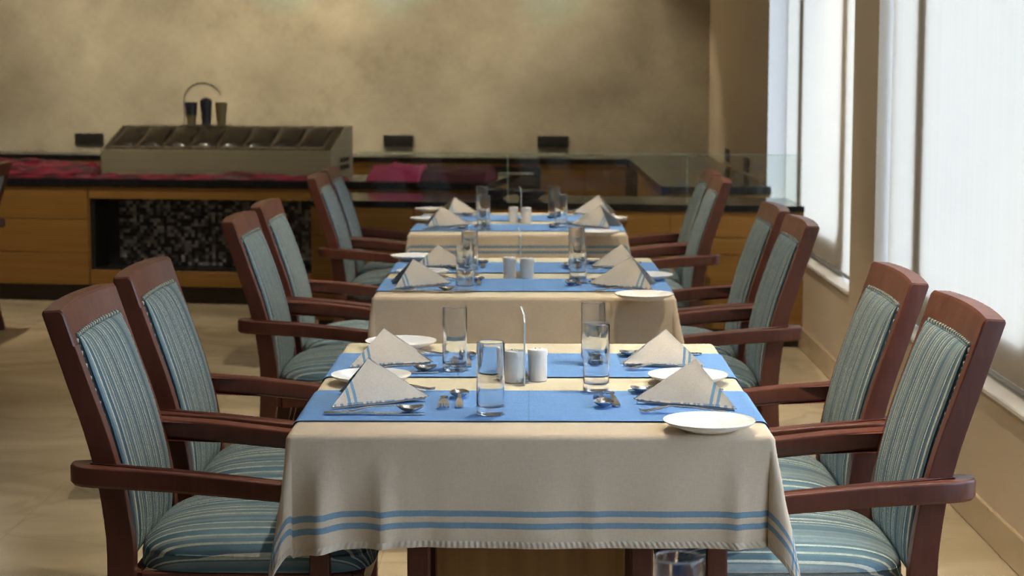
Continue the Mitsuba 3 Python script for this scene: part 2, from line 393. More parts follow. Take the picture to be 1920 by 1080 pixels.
def cloth_pos(k, X, Y, lift=0.0, zbase=Z_CLOTH):
    """Cloth coordinates to world: flat on the table, hanging past its edges, a loose cone at each corner."""
    cx, cy = TABLES[k]
    X, Y = np.asarray(X, float), np.asarray(Y, float)
    ox, oy = np.maximum(np.abs(X) - A_T, 0), np.maximum(np.abs(Y) - B_T, 0)
    d = np.hypot(ox, oy); ph = np.arctan2(oy, ox)
    sx, sy = np.where(X < 0, -1, 1), np.where(Y < 0, -1, 1)
    r = 0.013
    arc = np.minimum(d / r, np.pi / 2)
    rest = np.maximum(d - r * np.pi / 2, 0)
    corner = np.sin(2 * ph) ** 1.3
    flare = np.where(sx > 0, 0.21, 0.13)
    kk = 0.035 + flare * corner
    out = r * np.sin(arc) + rest * kk
    down = r * (1 - np.cos(arc)) + rest * np.sqrt(1 - kk ** 2)
    ease = sst(0.01, 0.20, d)
    front = (oy > 0)
    bump = np.zeros_like(d)
    fs = rng_f[k]
    # folds and creases of the short sides
    for c, w, a in FOLDS[k]:
        bump += np.where(front, a * np.exp(-((X * np.where(sy < 0, 1, -1) - c) / w) ** 2), 0)
    bump += np.where(d > 0, 0.020 * (meshkit.fbm(np.stack([X * 8 + 9 * k, Y * 8, 0 * X + k], -1), 4, seed=k) - 0.5), 0)
    for side, ys_ in fs.items():
        for yy, reach in ys_:
            dent = max(A_T + 0.035 - reach, 0) + 0.014
            g = dent * np.exp(-((np.abs(Y) * sy - yy) / 0.064) ** 4) * (ox > 0) * (1 - sst(0.02, 0.14, oy)) * (sx == side)
            bump -= g * np.clip(sst(0.060, 0.120, d) / np.maximum(ease, 1e-3), 0, 1e3)
    out = out + bump * ease
    down = down * (1 - 0.24 * corner * (sy > 0))
    down = down * (1 + 0.10 * np.exp(-np.abs(X + A_T) / 0.05) * (oy > 0) * (sy < 0) * (k == 0))
    o = out + lift * np.sin(arc)
    x = np.clip(np.abs(X), 0, A_T) * sx + np.where(d > 0, o * np.cos(ph) * sx, 0)
    y = np.clip(np.abs(Y), 0, B_T) * sy + np.where(d > 0, o * np.sin(ph) * sy, 0)
    z = zbase + lift * np.cos(arc) - down
    flat = (d <= 0)
    z = z + np.where(flat, 0.0006 * (meshkit.fbm(np.stack([X * 9, Y * 9, 0 * X], -1), 2, seed=5) - 0.5), 0)
    return np.stack([x + cx, y + cy, z], -1)
rng_f = [arm_ys(k) for k in range(4)]

def spaced(lim, over, n_in, n_out):
    a = np.linspace(lim, lim + over, n_out + 1)
    rim = lim + 0.0204 * np.array([0.2, 0.4, 0.6, 0.8])
    pos = np.unique(np.concatenate([a, rim]))
    mid = np.linspace(-lim, lim, n_in)
    return np.concatenate([-pos[::-1], mid[1:-1], pos])

TABLE_SEAT_LABEL = []
for k, (cx, cy) in enumerate(TABLES):
    t = thing('dining_table', f'wooden dining table under a beige cloth, {TNAME[k]}', 'table')
    put(t, 'tabletop', box(cx - 0.447, cx + 0.447, cy - 0.582, cy + 0.582, T_TOP - 0.03, T_TOP, 0.003), 'mat_mahogany')
    put(t, 'pedestal', box(cx - 0.200, cx + 0.200, cy - 0.26, cy + 0.26, 0.0605, T_TOP - 0.03, 0.004), 'mat_oak_upright', label='oak veneer pedestal')
    for sx in (-1, 1):
        for sy in (-1, 1):
            put(t, 'leg', box(cx + sx * 0.228 - 0.023, cx + sx * 0.228 + 0.023, cy + sy * 0.36 - 0.025, cy + sy * 0.36 + 0.025, 0.0605, T_TOP - 0.03, 0.004), 'mat_mahogany')
    put(t, 'foot', box(cx - 0.255, cx + 0.255, cy - 0.40, cy + 0.40, 0.0, 0.06, 0.008), 'mat_mahogany')
    xs, ysg = spaced(A_T, HANG, 60, 22), spaced(B_T, HANG, 70, 22)
    cut = 0.098 if k == 2 else 0.0          # the farthest cloth hangs short on the camera's side
    if cut:
        ysg = np.concatenate([np.linspace(-B_T - HANG + cut, -B_T - 0.0204, 14), ysg[ysg > -B_T - 0.0200]])
    X, Y = np.meshgrid(xs, ysg, indexing='ij')
    P = cloth_pos(k, X, Y)
    c = thing('tablecloth', f'beige linen tablecloth with twin blue border stripes on the {TNAME[k]}', 'tablecloth')
    put(c, 'linen', tm(P.reshape(-1, 3), grid_faces(len(xs), len(ysg))), 'mat_cloth', smooth=True, uv=np.stack([X.ravel(), Y.ravel() - cut * (Y.ravel() < 0)], 1))
    # gathered hem: a narrow ruffled strip along the edge
    per = []
    a, b = A_T + HANG, B_T + HANG
    st = 0.0032
    for (x0, y0, x1, y1) in ((-a, -b, a, -b), (a, -b, a, b), (a, b, -a, b), (-a, b, -a, -b)):
        n = int(math.hypot(x1 - x0, y1 - y0) / st)
        tt = np.arange(n) / n
        per.append(np.stack([x0 + (x1 - x0) * tt, y0 + (y1 - y0) * tt], 1))
    per = np.concatenate(per); per = np.vstack([per, per[:1]])
    s_ = np.arange(len(per)) * st
    wav = 0.0016 + 0.0014 * np.sin(2 * np.pi * s_ / 0.0112 + 1.5 * np.sin(s_ * 9))
    rows = []
    for fr, li in ((0.0135, 0.0), (0.010, 1.0), (0.004, 0.9), (0.0, 0.1)):
        q = per * (1 - fr / np.array([a, b]))
        q[:, 1] = np.where(q[:, 1] < -B_T, np.maximum(q[:, 1], -(b - fr)) , q[:, 1]); q[:, 1] = np.maximum(q[:, 1], -(b - fr) + cut)
        rows.append(cloth_pos(k, q[:, 0], q[:, 1], lift=li * wav + 0.0004))
    R = np.stack(rows, 0)
    put(c, 'gathered_hem', tm(R.reshape(-1, 3), grid_faces(4, len(per))), 'mat_hem', smooth=True)
    for j, yc in enumerate((-0.298, 0.231)):
        xs2 = spaced(A_T, 0.052, 50, 8)
        ys2 = np.linspace(yc - 0.1745, yc + 0.1745, 26)
        X, Y = np.meshgrid(xs2, ys2, indexing='ij')
        P = cloth_pos(k, X, Y, lift=0.0032)
        end = 'near' if j == 0 else 'far'
        r_ = thing('table_runner', f'blue cross runner over the {end} half of the {TNAME[k]}', 'table runner')
        top = tm(P.reshape(-1, 3), grid_faces(len(xs2), len(ys2)))
        put(r_, None, top, 'mat_runner', smooth=True, uv=np.stack([X.ravel(), Y.ravel()], 1))

# ------------------------------------------------------------------ chairs
REAR = np.array([(-0.255, 0.0), (-0.222, 0.15), (-0.200, 0.30), (-0.196, 0.42), (-0.208, 0.55), (-0.232, 0.66), (-0.276, 0.80), (-0.323, 0.946)])
from scipy.interpolate import PchipInterpolator
rear_x = PchipInterpolator(REAR[:, 1], REAR[:, 0])
def post_w(z): return np.interp(z, [0, 0.4, 0.6, 0.947], [0.042, 0.060, 0.052, 0.046])
def sag(y): return 0.014 * (1 - (y / 0.235) ** 2)

def chair_parts():
    P = []
    def post(s):
        zs = np.linspace(0, 0.870, 24); rings = []
        for z in zs:
            w = post_w(z)
            o = rrect(w, 0.036, 0.004, 2)
            rings.append(np.stack([rear_x(z) + w / 2 + o[:, 0], s * 0.232 + o[:, 1], np.full(len(o), z)], 1))
        return loft(rings)
    for s in (-1, 1):
        P.append(('back_post', post(s), 'mat_mahogany', 40, None))
    # crest rail across the post tops, bowed in plan
    ys_ = np.concatenate([[-0.250, -0.247], np.linspace(-0.238, 0.238, 15), [0.247, 0.250]]); rings = []
    for y in ys_:
        e = 0.004 * (abs(y) > 0.249)
        pr = []
        for t, z in ((0.0, 0.870), (0.0, 0.938), (0.10, 0.945), (0.88, 0.947), (1.0, 0.940), (1.0, 0.870)):
            z2 = z - e * (z > 0.9) + 0.003 * (1 - (y / 0.25) ** 2) * (z > 0.9)
            w = 0.047
            pr.append((rear_x(min(z2, 0.946)) - max(sag(y), 0) + e * (1 - 2 * t) + t * w, y, z2))
        rings.append(pr)
    P.append(('crest_rail', loft(rings), 'mat_mahogany', 30, None))
    ys_ = np.linspace(-0.216, 0.216, 15)
    rings = [[(rear_x(z) - sag(y) * 0.5 + 0.006 + t * 0.035, y, z) for t, z in ((0, 0.40), (0, 0.46), (1, 0.46), (1, 0.40))] for y in ys_]
    P.append(('lower_rail', loft(rings), 'mat_mahogany', 30, None))
    # upholstered back: a padded slab in front of the rails
    ny, nz, hw, z0, z1 = 34, 40, 0.203, 0.405, 0.884
    ty, tz = np.linspace(-1, 1, ny), np.linspace(-1, 1, nz)
    ty = np.sign(ty) * (1 - (1 - np.abs(ty)) ** 1.5); tz = np.sign(tz) * (1 - (1 - np.abs(tz)) ** 1.6)
    TY, TZ = np.meshgrid(ty, tz, indexing='ij')
    Yg, Zg = TY * hw, (z0 + z1) / 2 + TZ * (z1 - z0) / 2
    Zg = Zg - 0.010 * (1 - (TY) ** 2) * (TZ < -0.9) * 0
    pad = 0.018 + 0.030 * np.sqrt(np.clip(1 - np.abs(TY) ** 3.2, 0, 1)) * np.sqrt(np.clip(1 - np.abs(TZ) ** 5, 0, 1))
    base = rear_x(Zg) + 0.034 - sag(Yg)
    front = np.stack([base + pad, Yg, Zg], -1); back = np.stack([rear_x(Zg) + 0.012 - sag(Yg), Yg, Zg], -1)
    n = ny * nz
    v = np.vstack([front.reshape(-1, 3), back.reshape(-1, 3)])
    fc = grid_faces(ny, nz)
    ring = [i * nz for i in range(ny)] + [(ny - 1) * nz + j for j in range(1, nz)] + [i * nz + nz - 1 for i in range(ny - 2, -1, -1)] + [j for j in range(nz - 2, 0, -1)]
    side = []
    for a, b in zip(ring, ring[1:] + ring[:1]):
        side += [[a, b, b + n], [a, b + n, a + n]]
    f_all = np.vstack([fc, fc[:, ::-1] + n, np.array(side)])
    m = tm(v, f_all)
    if m.volume < 0: m.invert()
    uv = np.concatenate([np.stack([Yg.ravel(), Zg.ravel()], 1)] * 2)
    m_uv = uv
    P.append(('backrest', m, 'mat_stripe', True, m_uv))
    # beaded gimp trim along the sides and the top of the upholstery
    beads, flags = [], []
    ico = trimesh.creation.icosphere(subdivisions=0)
    def bead(x, y, z, i):
        b = ico.copy(); b.apply_scale([0.0060, 0.0050, 0.0078]); b.apply_translation([x, y, z]); beads.append(b); flags.append(i % 2)
    zz = np.arange(0.43, 0.88, 0.0135)
    for s in (-1, 1):
        for i, z in enumerate(zz):
            bead(float(rear_x(z)) + 0.041, s * 0.2045, z, i)
    for i, y in enumerate(np.arange(-0.200, 0.2001, 0.0105)):
        bead(float(rear_x(0.884)) + 0.047 - sag(y), y, 0.885, i)
    m = cat(*beads)
    u = np.repeat(np.array(flags, float), len(ico.vertices))
    P.append(('beaded_trim', m, 'mat_trim', True, np.stack([u, u], 1)))
    # seat cushion
    nx, ny = 40, 36
    tx = np.linspace(-1, 1, nx); ty = np.linspace(-1, 1, ny)
    tx = np.sign(tx) * (1 - (1 - np.abs(tx)) ** 1.6); ty = np.sign(ty) * (1 - (1 - np.abs(ty)) ** 1.6)
    TX, TY = np.meshgrid(tx, ty, indexing='ij')
    sq = np.maximum(np.abs(TX), np.abs(TY))
    rad = (np.abs(TX) ** 5 + np.abs(TY) ** 5) ** 0.2
    sc = np.where(rad > 1e-9, sq / np.maximum(rad, 1e-9), 1)
    SX, SY = TX * sc, TY * sc
    rr = np.clip((np.abs(SX) ** 5 + np.abs(SY) ** 5) ** 0.2, 0, 1)
    Xs = 0.110 + SX * 0.258; Ys = SY * (0.226 + 0.006 * SX)
    top = 0.405 + 0.045 * np.sqrt(np.clip(1 - rr ** 6, 0, 1)) + 0.045 * (1 - SY ** 2) * (1 - SX ** 2 * 0.8) * (1 - rr ** 8)
    bot = np.full_like(top, 0.375)
    v = np.vstack([np.stack([Xs, Ys, top], -1).reshape(-1, 3), np.stack([Xs, Ys, bot], -1).reshape(-1, 3)])
    n = nx * ny; fc = grid_faces(nx, ny)
    ring = [i * ny for i in range(nx)] + [(nx - 1) * ny + j for j in range(1, ny)] + [i * ny + ny - 1 for i in range(nx - 2, -1, -1)] + [j for j in range(ny - 2, 0, -1)]
    side = []
    for a, b in zip(ring, ring[1:] + ring[:1]):
        side += [[a, b, b + n], [a, b + n, a + n]]
    m = tm(v, np.vstack([fc, fc[:, ::-1] + n, np.array(side)]))
    if m.volume < 0: m.invert()
    uvs = np.vstack([np.stack([Ys.ravel(), Xs.ravel()], 1), np.stack([Ys.ravel() * 1.16, Xs.ravel()], 1)])
    P.append(('seat', m, 'mat_stripe', True, uvs))
    fr = cat(box(0.325, 0.350, -0.222, 0.222, 0.315, 0.374, 0.003), box(-0.13, 0.325, -0.222, -0.200, 0.315, 0.374, 0.003),
             box(-0.13, 0.325, 0.200, 0.222, 0.315, 0.374, 0.003), box(-0.155, -0.13, -0.212, 0.212, 0.315, 0.374, 0.003))
    P.append(('seat_rail', fr, 'mat_mahogany', False, None))
    for s in (-1, 1):
        rings = []
        for z, w in ((0.0, 0.030), (0.20, 0.036), (0.34, 0.044), (0.538, 0.040)):
            o = rrect(w, w * 0.95, 0.005, 2)
            rings.append(np.stack([0.262 + o[:, 0], s * 0.262 + o[:, 1] * 0.9, np.full(len(o), z)], 1))
        P.append(('front_leg', loft(rings), 'mat_mahogany', 40, None))
    outl = [(0.286, 0.246), (0.289, 0.252), (0.289, 0.274), (0.284, 0.281), (0.22, 0.287), (0.10, 0.294), (-0.05, 0.300), (-0.18, 0.302), (-0.215, 0.299), (-0.240, 0.290),
            (-0.258, 0.275), (-0.267, 0.256), (-0.269, 0.236), (-0.264, 0.224), (-0.2225, 0.2145), (-0.2225, 0.2515), (-0.165, 0.2515), (-0.05, 0.2525), (0.10, 0.249), (0.22, 0.245)]
    outl = np.array(outl)
    nx_ = np.roll(outl, -1, 0) - np.roll(outl, 1, 0); nx_ /= np.linalg.norm(nx_, axis=1, keepdims=True)
    nrm = np.stack([-nx_[:, 1], nx_[:, 0]], 1)
    def arm_z(x): return 0.599 - 0.05 * sst(-0.26, 0.60, x) * 1.35
    for s in (-1, 1):
        rings = []
        for dz, ins in ((-0.5, 0.005), (-0.36, 0.0), (0.36, 0.0), (0.46, 0.0025), (0.5, 0.007)):
            o = outl + nrm * ins
            hgt = np.interp(o[:, 0], [-0.27, 0.0, 0.29], [0.045, 0.044, 0.039])
            rings.append(np.stack([o[:, 0], s * o[:, 1], arm_z(o[:, 0]) + dz * hgt], 1))
        P.append(('armrest', loft(rings), 'mat_mahogany', 35, None))
    out = []
    for name, m, mat, sm, uv in P:
        out.append((name, mikit.ply(m, mat, smooth=sm, uv=uv), mat))
    return out

CP = chair_parts()
def chair(label, x, y, deg, group):
    t = thing('dining_armchair', label, 'chair', group)
    M = T().translate([x, y, 0]).rotate([0, 0, 1], deg)
    for name, d, mat in CP:
        put(t, name, d, None, to=M)
CL = []
for tn in ('nearest table', 'middle table', 'farthest table'):
    for side, col in (('open-floor side', 'pale blue lit'), ('window side', 'grey-green shaded')):
        for near in ('nearer the camera', 'farther from the camera'):
            CL.append(f'striped mahogany armchair on the {side} of the {tn}, {near}')
order = [0, 1, 2, 3]
for i, (side, x, y, deg) in enumerate(CHAIRS):
    chair(CL[i], x, y, deg, 'striped armchairs around the row of tables')
chair('mahogany armchair mostly cut off by the left edge of the photo, before the drawers', -3.20, 10.05, 180, 'striped armchairs around the row of tables')

# ------------------------------------------------------------------ table settings
def solve_px(px, py, z):
    """Where a point of height z measured in the photograph stands in the room."""
    right = np.array([math.cos(YAW), math.sin(YAW), 0]); up = np.cross(right, fwd)
    r = fwd + right * (px - 960) / F_PX - up * (py - 540) / F_PX
    return (np.array([0, 0, CAM_H]) + r * (z - CAM_H) / r[2])[:2]

def glass_mesh(R=0.0285, H=0.147):
    w = 0.0027
    prof = [(0.0, 0.0), (R - 0.004, 0.0), (R - 0.001, 0.0015), (R, 0.005), (R, H - 0.002), (R - w / 2, H), (R - w, H - 0.002), (R - w, 0.020), (R - w - 0.002, 0.0165), (R - w - 0.008, 0.0145), (0.0, 0.0138)]
    pp = [p if p[0] > 0 else (1e-5, p[1]) for p in prof]
    return lathe(pp, 44)
GLASS = mikit.ply(glass_mesh(), 'mat_glass', smooth=45)
def plate_mesh(R=0.089):
    prof = [(1e-5, 0.004), (0.048, 0.0045), (0.055, 0.0065), (0.078, 0.0135), (R - 0.002, 0.0170), (R, 0.0185), (R - 0.001, 0.0160), (0.080, 0.0105), (0.058, 0.0035), (0.052, 0.0), (0.047, 0.0), (0.046, 0.002), (1e-5, 0.002)]
    return lathe(prof[::-1], 56)
PLATE = mikit.ply(plate_mesh(), 'mat_porcelain', smooth=35)

def ribbon(ts, half, zc, dish, thick, ns=9):
    """A piece of cutlery: along x, half width half(t), height zc(t), dished by dish(t)."""
    s = np.linspace(-1, 1, ns)
    rows_t, rows_b = [], []
    for t in ts:
        h = half(t); z = zc(t) + dish(t) * (s ** 2 - 1)
        rows_t.append(np.stack([np.full(ns, t), s * h, z + thick], 1)); rows_b.append(np.stack([np.full(ns, t), s * h, z], 1))
    rings = [np.vstack([a, b[::-1]]) for a, b in zip(rows_t, rows_b)]
    return loft(rings)
def spoon_mesh(L=0.165, bl=0.055, bw=0.0195):
    hl = L - bl
    ts = np.concatenate([np.linspace(0, hl, 14), hl + bl * (0.5 - 0.5 * np.cos(np.linspace(0.12, 1, 16) * np.pi))])
    def half(t):
        if t <= hl: return float(np.interp(t, [0, 0.006, 0.03, 0.07 * L / 0.165, hl], [0.004, 0.0085, 0.0075, 0.0034, 0.0034]))
        q = (t - hl) / bl
        return max(0.0034 * (1 - q), bw * math.sqrt(max(1 - (2 * q - 1.05) ** 2 / 1.1025, 0)) if q < 1 else 0.0008, 0.0008)
    def zc(t):
        return float(np.interp(t, [0, 0.02, 0.5 * hl, hl, hl + bl * 0.3, hl + bl * 0.6, L], [0.002, 0.003, 0.011, 0.014, 0.011, 0.0105, 0.013]))
    def dish(t):
        q = (t - hl) / bl
        return 0.0 if q <= 0 else 0.0095 * math.sin(math.pi * min(q, 1)) ** 0.7
    return ribbon(ts, half, zc, dish, 0.0016)
def fork_mesh(L=0.175):
    hl = L * 0.72
    def half(t): return float(np.interp(t, [0, 0.006, 0.03, 0.075, hl * 0.85, hl, hl + 0.014], [0.004, 0.0085, 0.0075, 0.0032, 0.0035, 0.009, 0.0118]))
    def zc(t): return float(np.interp(t, [0, 0.02, hl * 0.5, hl * 0.9, hl + 0.014, L * 0.93, L], [0.002, 0.003, 0.010, 0.0135, 0.0075, 0.003, 0.0055]))
    body = ribbon(np.linspace(0, hl + 0.014, 26), half, zc, lambda t: 0.0, 0.0018, 5)
    ms = [body]
    for i in range(4):
        y = (i - 1.5) * 0.0066
        ts = np.linspace(hl + 0.010, L, 8)
        m = ribbon(ts, lambda t: float(np.interp(t, [hl, L - 0.006, L], [0.0021, 0.0017, 0.0006])), zc, lambda t: 0.0, 0.0018, 3)
        m.apply_translation([0, y, 0]); ms.append(m)
    return cat(*ms)
def knife_mesh(L=0.205):
    def half(t): return float(np.interp(t, [0, 0.006, 0.05, 0.095, 0.105, 0.16, L - 0.012, L], [0.005, 0.0085, 0.0078, 0.0062, 0.0085, 0.0100, 0.0072, 0.0008]))
    return ribbon(np.linspace(0, L, 30), half, lambda t: 0.0005 + 0.0015 * (t < 0.1), lambda t: 0.0, 0.0030, 5)
SPOON, FORK, KNIFE = (mikit.ply(m, 'mat_steel', smooth=50) for m in (spoon_mesh(), fork_mesh(), knife_mesh()))
DSPOON = mikit.ply(spoon_mesh(0.15, 0.052, 0.0205), 'mat_steel', smooth=50)
DFORK = mikit.ply(fork_mesh(0.15), 'mat_steel', smooth=50)

def napkin_parts(seed, h=0.100, half=0.105, back=-0.085, tip=0.125, ax=-0.010, mirror=1, stripe=True):
    """A tent-folded napkin: ridge from the apex down to the tip, two faces opening towards the diner (-x)."""
    A, Tp = np.array([ax, 0, h]), np.array([tip, 0, 0.004])
    out = []
    N = 16
    def face(s, inset, low, bulge):
        Q = np.array([back, s * half, 0.0])
        pts, uvs, idx = [], [], {}
        a, q, t_ = A + [0, -s * 0 + inset * 0, -inset], Q + [inset * 0.7, -s * inset, low], Tp + [-inset * 1.5, 0, low]
        a = a + np.array([-inset * 0.2, 0, 0])
        nrm = np.cross(q - a, t_ - a); nrm /= np.linalg.norm(nrm)
        if nrm[1] * s < 0: nrm = -nrm
        e = (t_ - q) / np.linalg.norm(t_ - q)
        for i in range(N + 1):
            for j in range(N + 1 - i):
                wa, wq = i / N, j / N; wt = 1 - wa - wq
                p = a * wa + q * wq + t_ * wt
                soft = 27 * wa * wq * wt
                nz = meshkit.fbm(np.array([[p[0] * 28 + seed * 3.1, p[1] * 28 + s, p[2] * 28]]), 2, seed=seed)[0] - 0.5
                p2 = p + nrm * (bulge * soft + 0.006 * nz * (1 - wa) * min(1, 4 * wt + 0.3) + 0.004 * math.sin(9 * wq + seed) * (1 - wa) * wt)
                p2[2] = max(p2[2], 0.0006)
                idx[i, j] = len(pts); pts.append(p2)
                uvs.append(((p - q) @ e, (1 - wa) * 0 + p[2] - low))
        f = []
        for i in range(N):
            for j in range(N - i):
                f.append([idx[i, j], idx[i + 1, j], idx[i, j + 1]])
                if i + j < N - 1: f.append([idx[i + 1, j], idx[i + 1, j + 1], idx[i, j + 1]])
        n = len(pts); pts = np.array(pts)
        inner = pts - nrm * 0.0028
        edge = [idx[i, 0] for i in range(N + 1)] + [idx[N - j, j] for j in range(1, N + 1)] + [idx[0, j] for j in range(N - 1, 0, -1)]
        side = []
        for x, y in zip(edge, edge[1:] + edge[:1]): side += [[x, y, y + n], [x, y + n, x + n]]
        f = np.array(f)
        m = tm(np.vstack([pts, inner]), np.vstack([f, f[:, ::-1] + n, np.array(side)]))
        if m.volume < 0: m.invert()
        return m, np.array(uvs * 2)
    ms, us = zip(*[face(s, 0.0, 0.0055, 0.004) for s in (-1, 1)])
    out.append(('outer_fold', cat(*ms), 'mat_napkin', np.vstack(us)))
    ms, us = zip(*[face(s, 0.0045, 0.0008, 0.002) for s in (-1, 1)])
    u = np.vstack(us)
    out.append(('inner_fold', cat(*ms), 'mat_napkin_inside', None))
    return out
NAPS = []
for sd in range(4):
    NAPS.append([(n, mikit.ply(m, mat, smooth=(True if uv is not None else 40), uv=uv)) for n, m, mat, uv in napkin_parts(sd + 1)])

TN = ['nearest table', 'middle table', 'farthest table']
# per table, per setting (side, row): pixel measures of apex and base of the napkin, plate centre, glass base, in the photograph
# napkin: world position of the fold's centre and its turn
SET = {
 (0, -1, 0): dict(tip=(803, 752), foot=(622, 768), plate=(696, 709), glass=(920, 776)),
 (0, -1, 1): dict(tip=(812, 684), foot=(655, 692), plate=(752, 645), glass=(853, 694)),
 (0, 1, 0): dict(tip=(1190, 757), foot=(1381, 771), plate=(1330, 796), glass=(1118, 732)),
 (0, 1, 1): dict(tip=(1163, 687), foot=(1322, 691), plate=(1290, 709), glass=(1112, 683)),
 (1, -1, 0): dict(tip=(845, 535), foot=(740, 543), plate=(793, 512), glass=(872, 545)),
 (1, -1, 1): dict(tip=(862, 502), foot=(792, 503), plate=(778, 483), glass=(881, 514)),
 (1, 1, 0): dict(tip=(1105, 537), foot=(1224, 546), plate=(1208, 556), glass=(1084, 530)),
 (1, 1, 1): dict(tip=(1106, 502), foot=(1205, 506), plate=(1212, 519), glass=(1081, 504)),
 (2, -1, 0): dict(tip=(880, 424), foot=(800, 428), plate=(805, 412), glass=(907, 430)),
 (2, -1, 1): dict(tip=(894, 400), foot=(838, 404), plate=(812, 394), glass=(904, 408)),
 (2, 1, 0): dict(tip=(1071, 424), foot=(1143, 430), plate=(1122, 437), glass=(1052, 426)),
 (2, 1, 1): dict(tip=(1072, 402), foot=(1146, 406), plate=(1140, 411), glass=(1039, 408)),
}
ZR = Z_CLOTH + 0.0042
def side_word(s): return 'window side' if s > 0 else 'open-floor side'
def row_word(r): return 'near place' if r == 0 else 'far place'
def at(x, y, z, deg=0, sy=1): 
    m = T().translate([x, y, z]).rotate([0, 0, 1], deg)
    return m
def one(name, label, c, group, shape, M):
    t = thing(name, label, c, group); put(t, None, shape, None, to=M); return t

for (k, s, r), q in SET.items():
    w = f'on the {TN[k]}, {side_word(s)}, {row_word(r)}'
    tip, foot = solve_px(*q['tip'], ZR), solve_px(*q['foot'], ZR)
    span = np.linalg.norm(tip - foot)
    # the shape's local tip (0.125, 0) and near foot (-0.085, -+0.105): turn and place it so that both fall on the measured points
    lt = np.array([0.125, 0.0]); lf = np.array([-0.085, -0.105 if s < 0 else 0.105])
    dl, dw = lf - lt, foot - tip
    sc = np.clip(span / np.linalg.norm(dl), 0.80, 1.02)
    ang = math.atan2(dw[1], dw[0]) - math.atan2(dl[1], dl[0])
    ca, sa = math.cos(ang), math.sin(ang)
    mid_w, mid_l = (tip + foot) / 2, (lt + lf) / 2 * sc
    c = mid_w - np.array([ca * mid_l[0] - sa * mid_l[1], sa * mid_l[0] + ca * mid_l[1]])
    t = thing('napkin', f'tent-folded beige striped napkin {w}', 'napkin', 'tent-folded napkins')
    for n, d in NAPS[(k * 4 + r * 2 + (s > 0)) % 4]:
        put(t, n, d, None, to=T().translate([c[0], c[1], ZR]).rotate([0, 0, 1], math.degrees(ang)).scale(float(sc)))
    pc = solve_px(*q['plate'], Z_CLOTH + 0.012)
    q['pc'] = pc
    one('side_plate', f'round white side plate {w}', 'plate', 'white side plates', PLATE, at(pc[0], pc[1], ZR - 0.0008))
    g = solve_px(*q['glass'], ZR)
    one('drinking_glass', f'clear straight glass {w}', 'glass', 'tall drinking glasses', GLASS, at(g[0], g[1], ZR))
    tx, ty = TABLES[k]
    yb = ty + (-0.298 if r == 0 else 0.231)
    # for a diner facing the table's middle line: knife and spoon on the right hand, fork on the left
    face = 0 if s < 0 else 180
    nx = c[0]; ny = c[1]
    kx = tx + s * 0.425
    if s < 0:
        one('soup_spoon', f'steel soup spoon beside the napkin {w}', 'spoon', 'soup spoons', SPOON, at(kx + 0.045, foot[1] - 0.030, ZR, face))
        one('table_knife', f'steel table knife beside the napkin {w}', 'knife', 'table knives', KNIFE, at(kx + 0.01, foot[1] - 0.052, ZR, face))
        one('table_fork', f'steel table fork between napkin and plate {w}', 'fork', 'table forks', FORK, at(tx - 0.38, (c[1] + 0.105 * sc + pc[1] - 0.089) / 2, ZR, face))
    else:
        one('soup_spoon', f'steel soup spoon beside the napkin {w}', 'spoon', 'soup spoons', SPOON, at(kx - 0.045, c[1] + 0.118, ZR, face))
        one('table_knife', f'steel table knife beside the napkin {w}', 'knife', 'table knives', KNIFE, at(kx - 0.01, c[1] + 0.142, ZR, face))
        one('table_fork', f'steel table fork between napkin and plate {w}', 'fork', 'table forks', FORK, at(tx + 0.395, foot[1] - 0.020, ZR, face))
    # dessert spoon and fork across the top of the setting, pointing opposite ways
    if s < 0:
        one('dessert_spoon', f'dessert spoon, bowl away from camera, {w}', 'spoon', 'dessert spoons', DSPOON, at(tx - 0.145, yb - 0.045, ZR, 92))
        one('dessert_fork', f'dessert fork, tines towards camera, {w}', 'fork', 'dessert forks', DFORK, at(tx - 0.182, yb + 0.085, ZR, -88))
    else:
        one('dessert_spoon', f'dessert spoon, bowl towards camera, {w}', 'spoon', 'dessert spoons', DSPOON, at(tx + 0.142, yb + 0.098, ZR, -86))
        one('dessert_fork', f'dessert fork, tines away from camera, {w}', 'fork', 'dessert forks', DFORK, at(tx + 0.178, yb - 0.030, ZR, 95))
one('drinking_glass', 'clear straight drinking glass rising from the bottom edge of the photo', 'glass', 'tall drinking glasses', GLASS, at(0.167, 2.03, ZR))

# salt and pepper, acrylic card holders
def shaker_mesh():
    body = lathe([(1e-5, 0.0), (0.0200, 0.0), (0.0212, 0.0015), (0.0212, 0.0560), (0.0205, 0.0575), (1e-5, 0.0575)], 36)
    cap = lathe([(1e-5, 0.0578), (0.0222, 0.0578), (0.0228, 0.0592), (0.0228, 0.0675), (0.0212, 0.0705), (0.012, 0.0722), (1e-5, 0.0725)], 36)
    holes = []
    for i in range(5):
        a = i * 2 * math.pi / 5
        h = trimesh.creation.cylinder(0.0012, 0.0012, sections=8); h.apply_translation([0.006 * math.cos(a), 0.006 * math.sin(a), 0.0724]); holes.append(h)
    return mikit.ply(body, 'mat_porcelain', smooth=40), mikit.ply(cap, 'mat_porcelain', smooth=40), mikit.ply(cat(*holes), 'mat_black')
SH = shaker_mesh()
SHK = {0: [(969, 719), (1003, 716)], 1: [(959, 523), (985, 525)], 2: [(965, 418), (984.5, 419)]}
CARD = {0: (979, 716), 1: (973, 519), 2: (975, 417)}
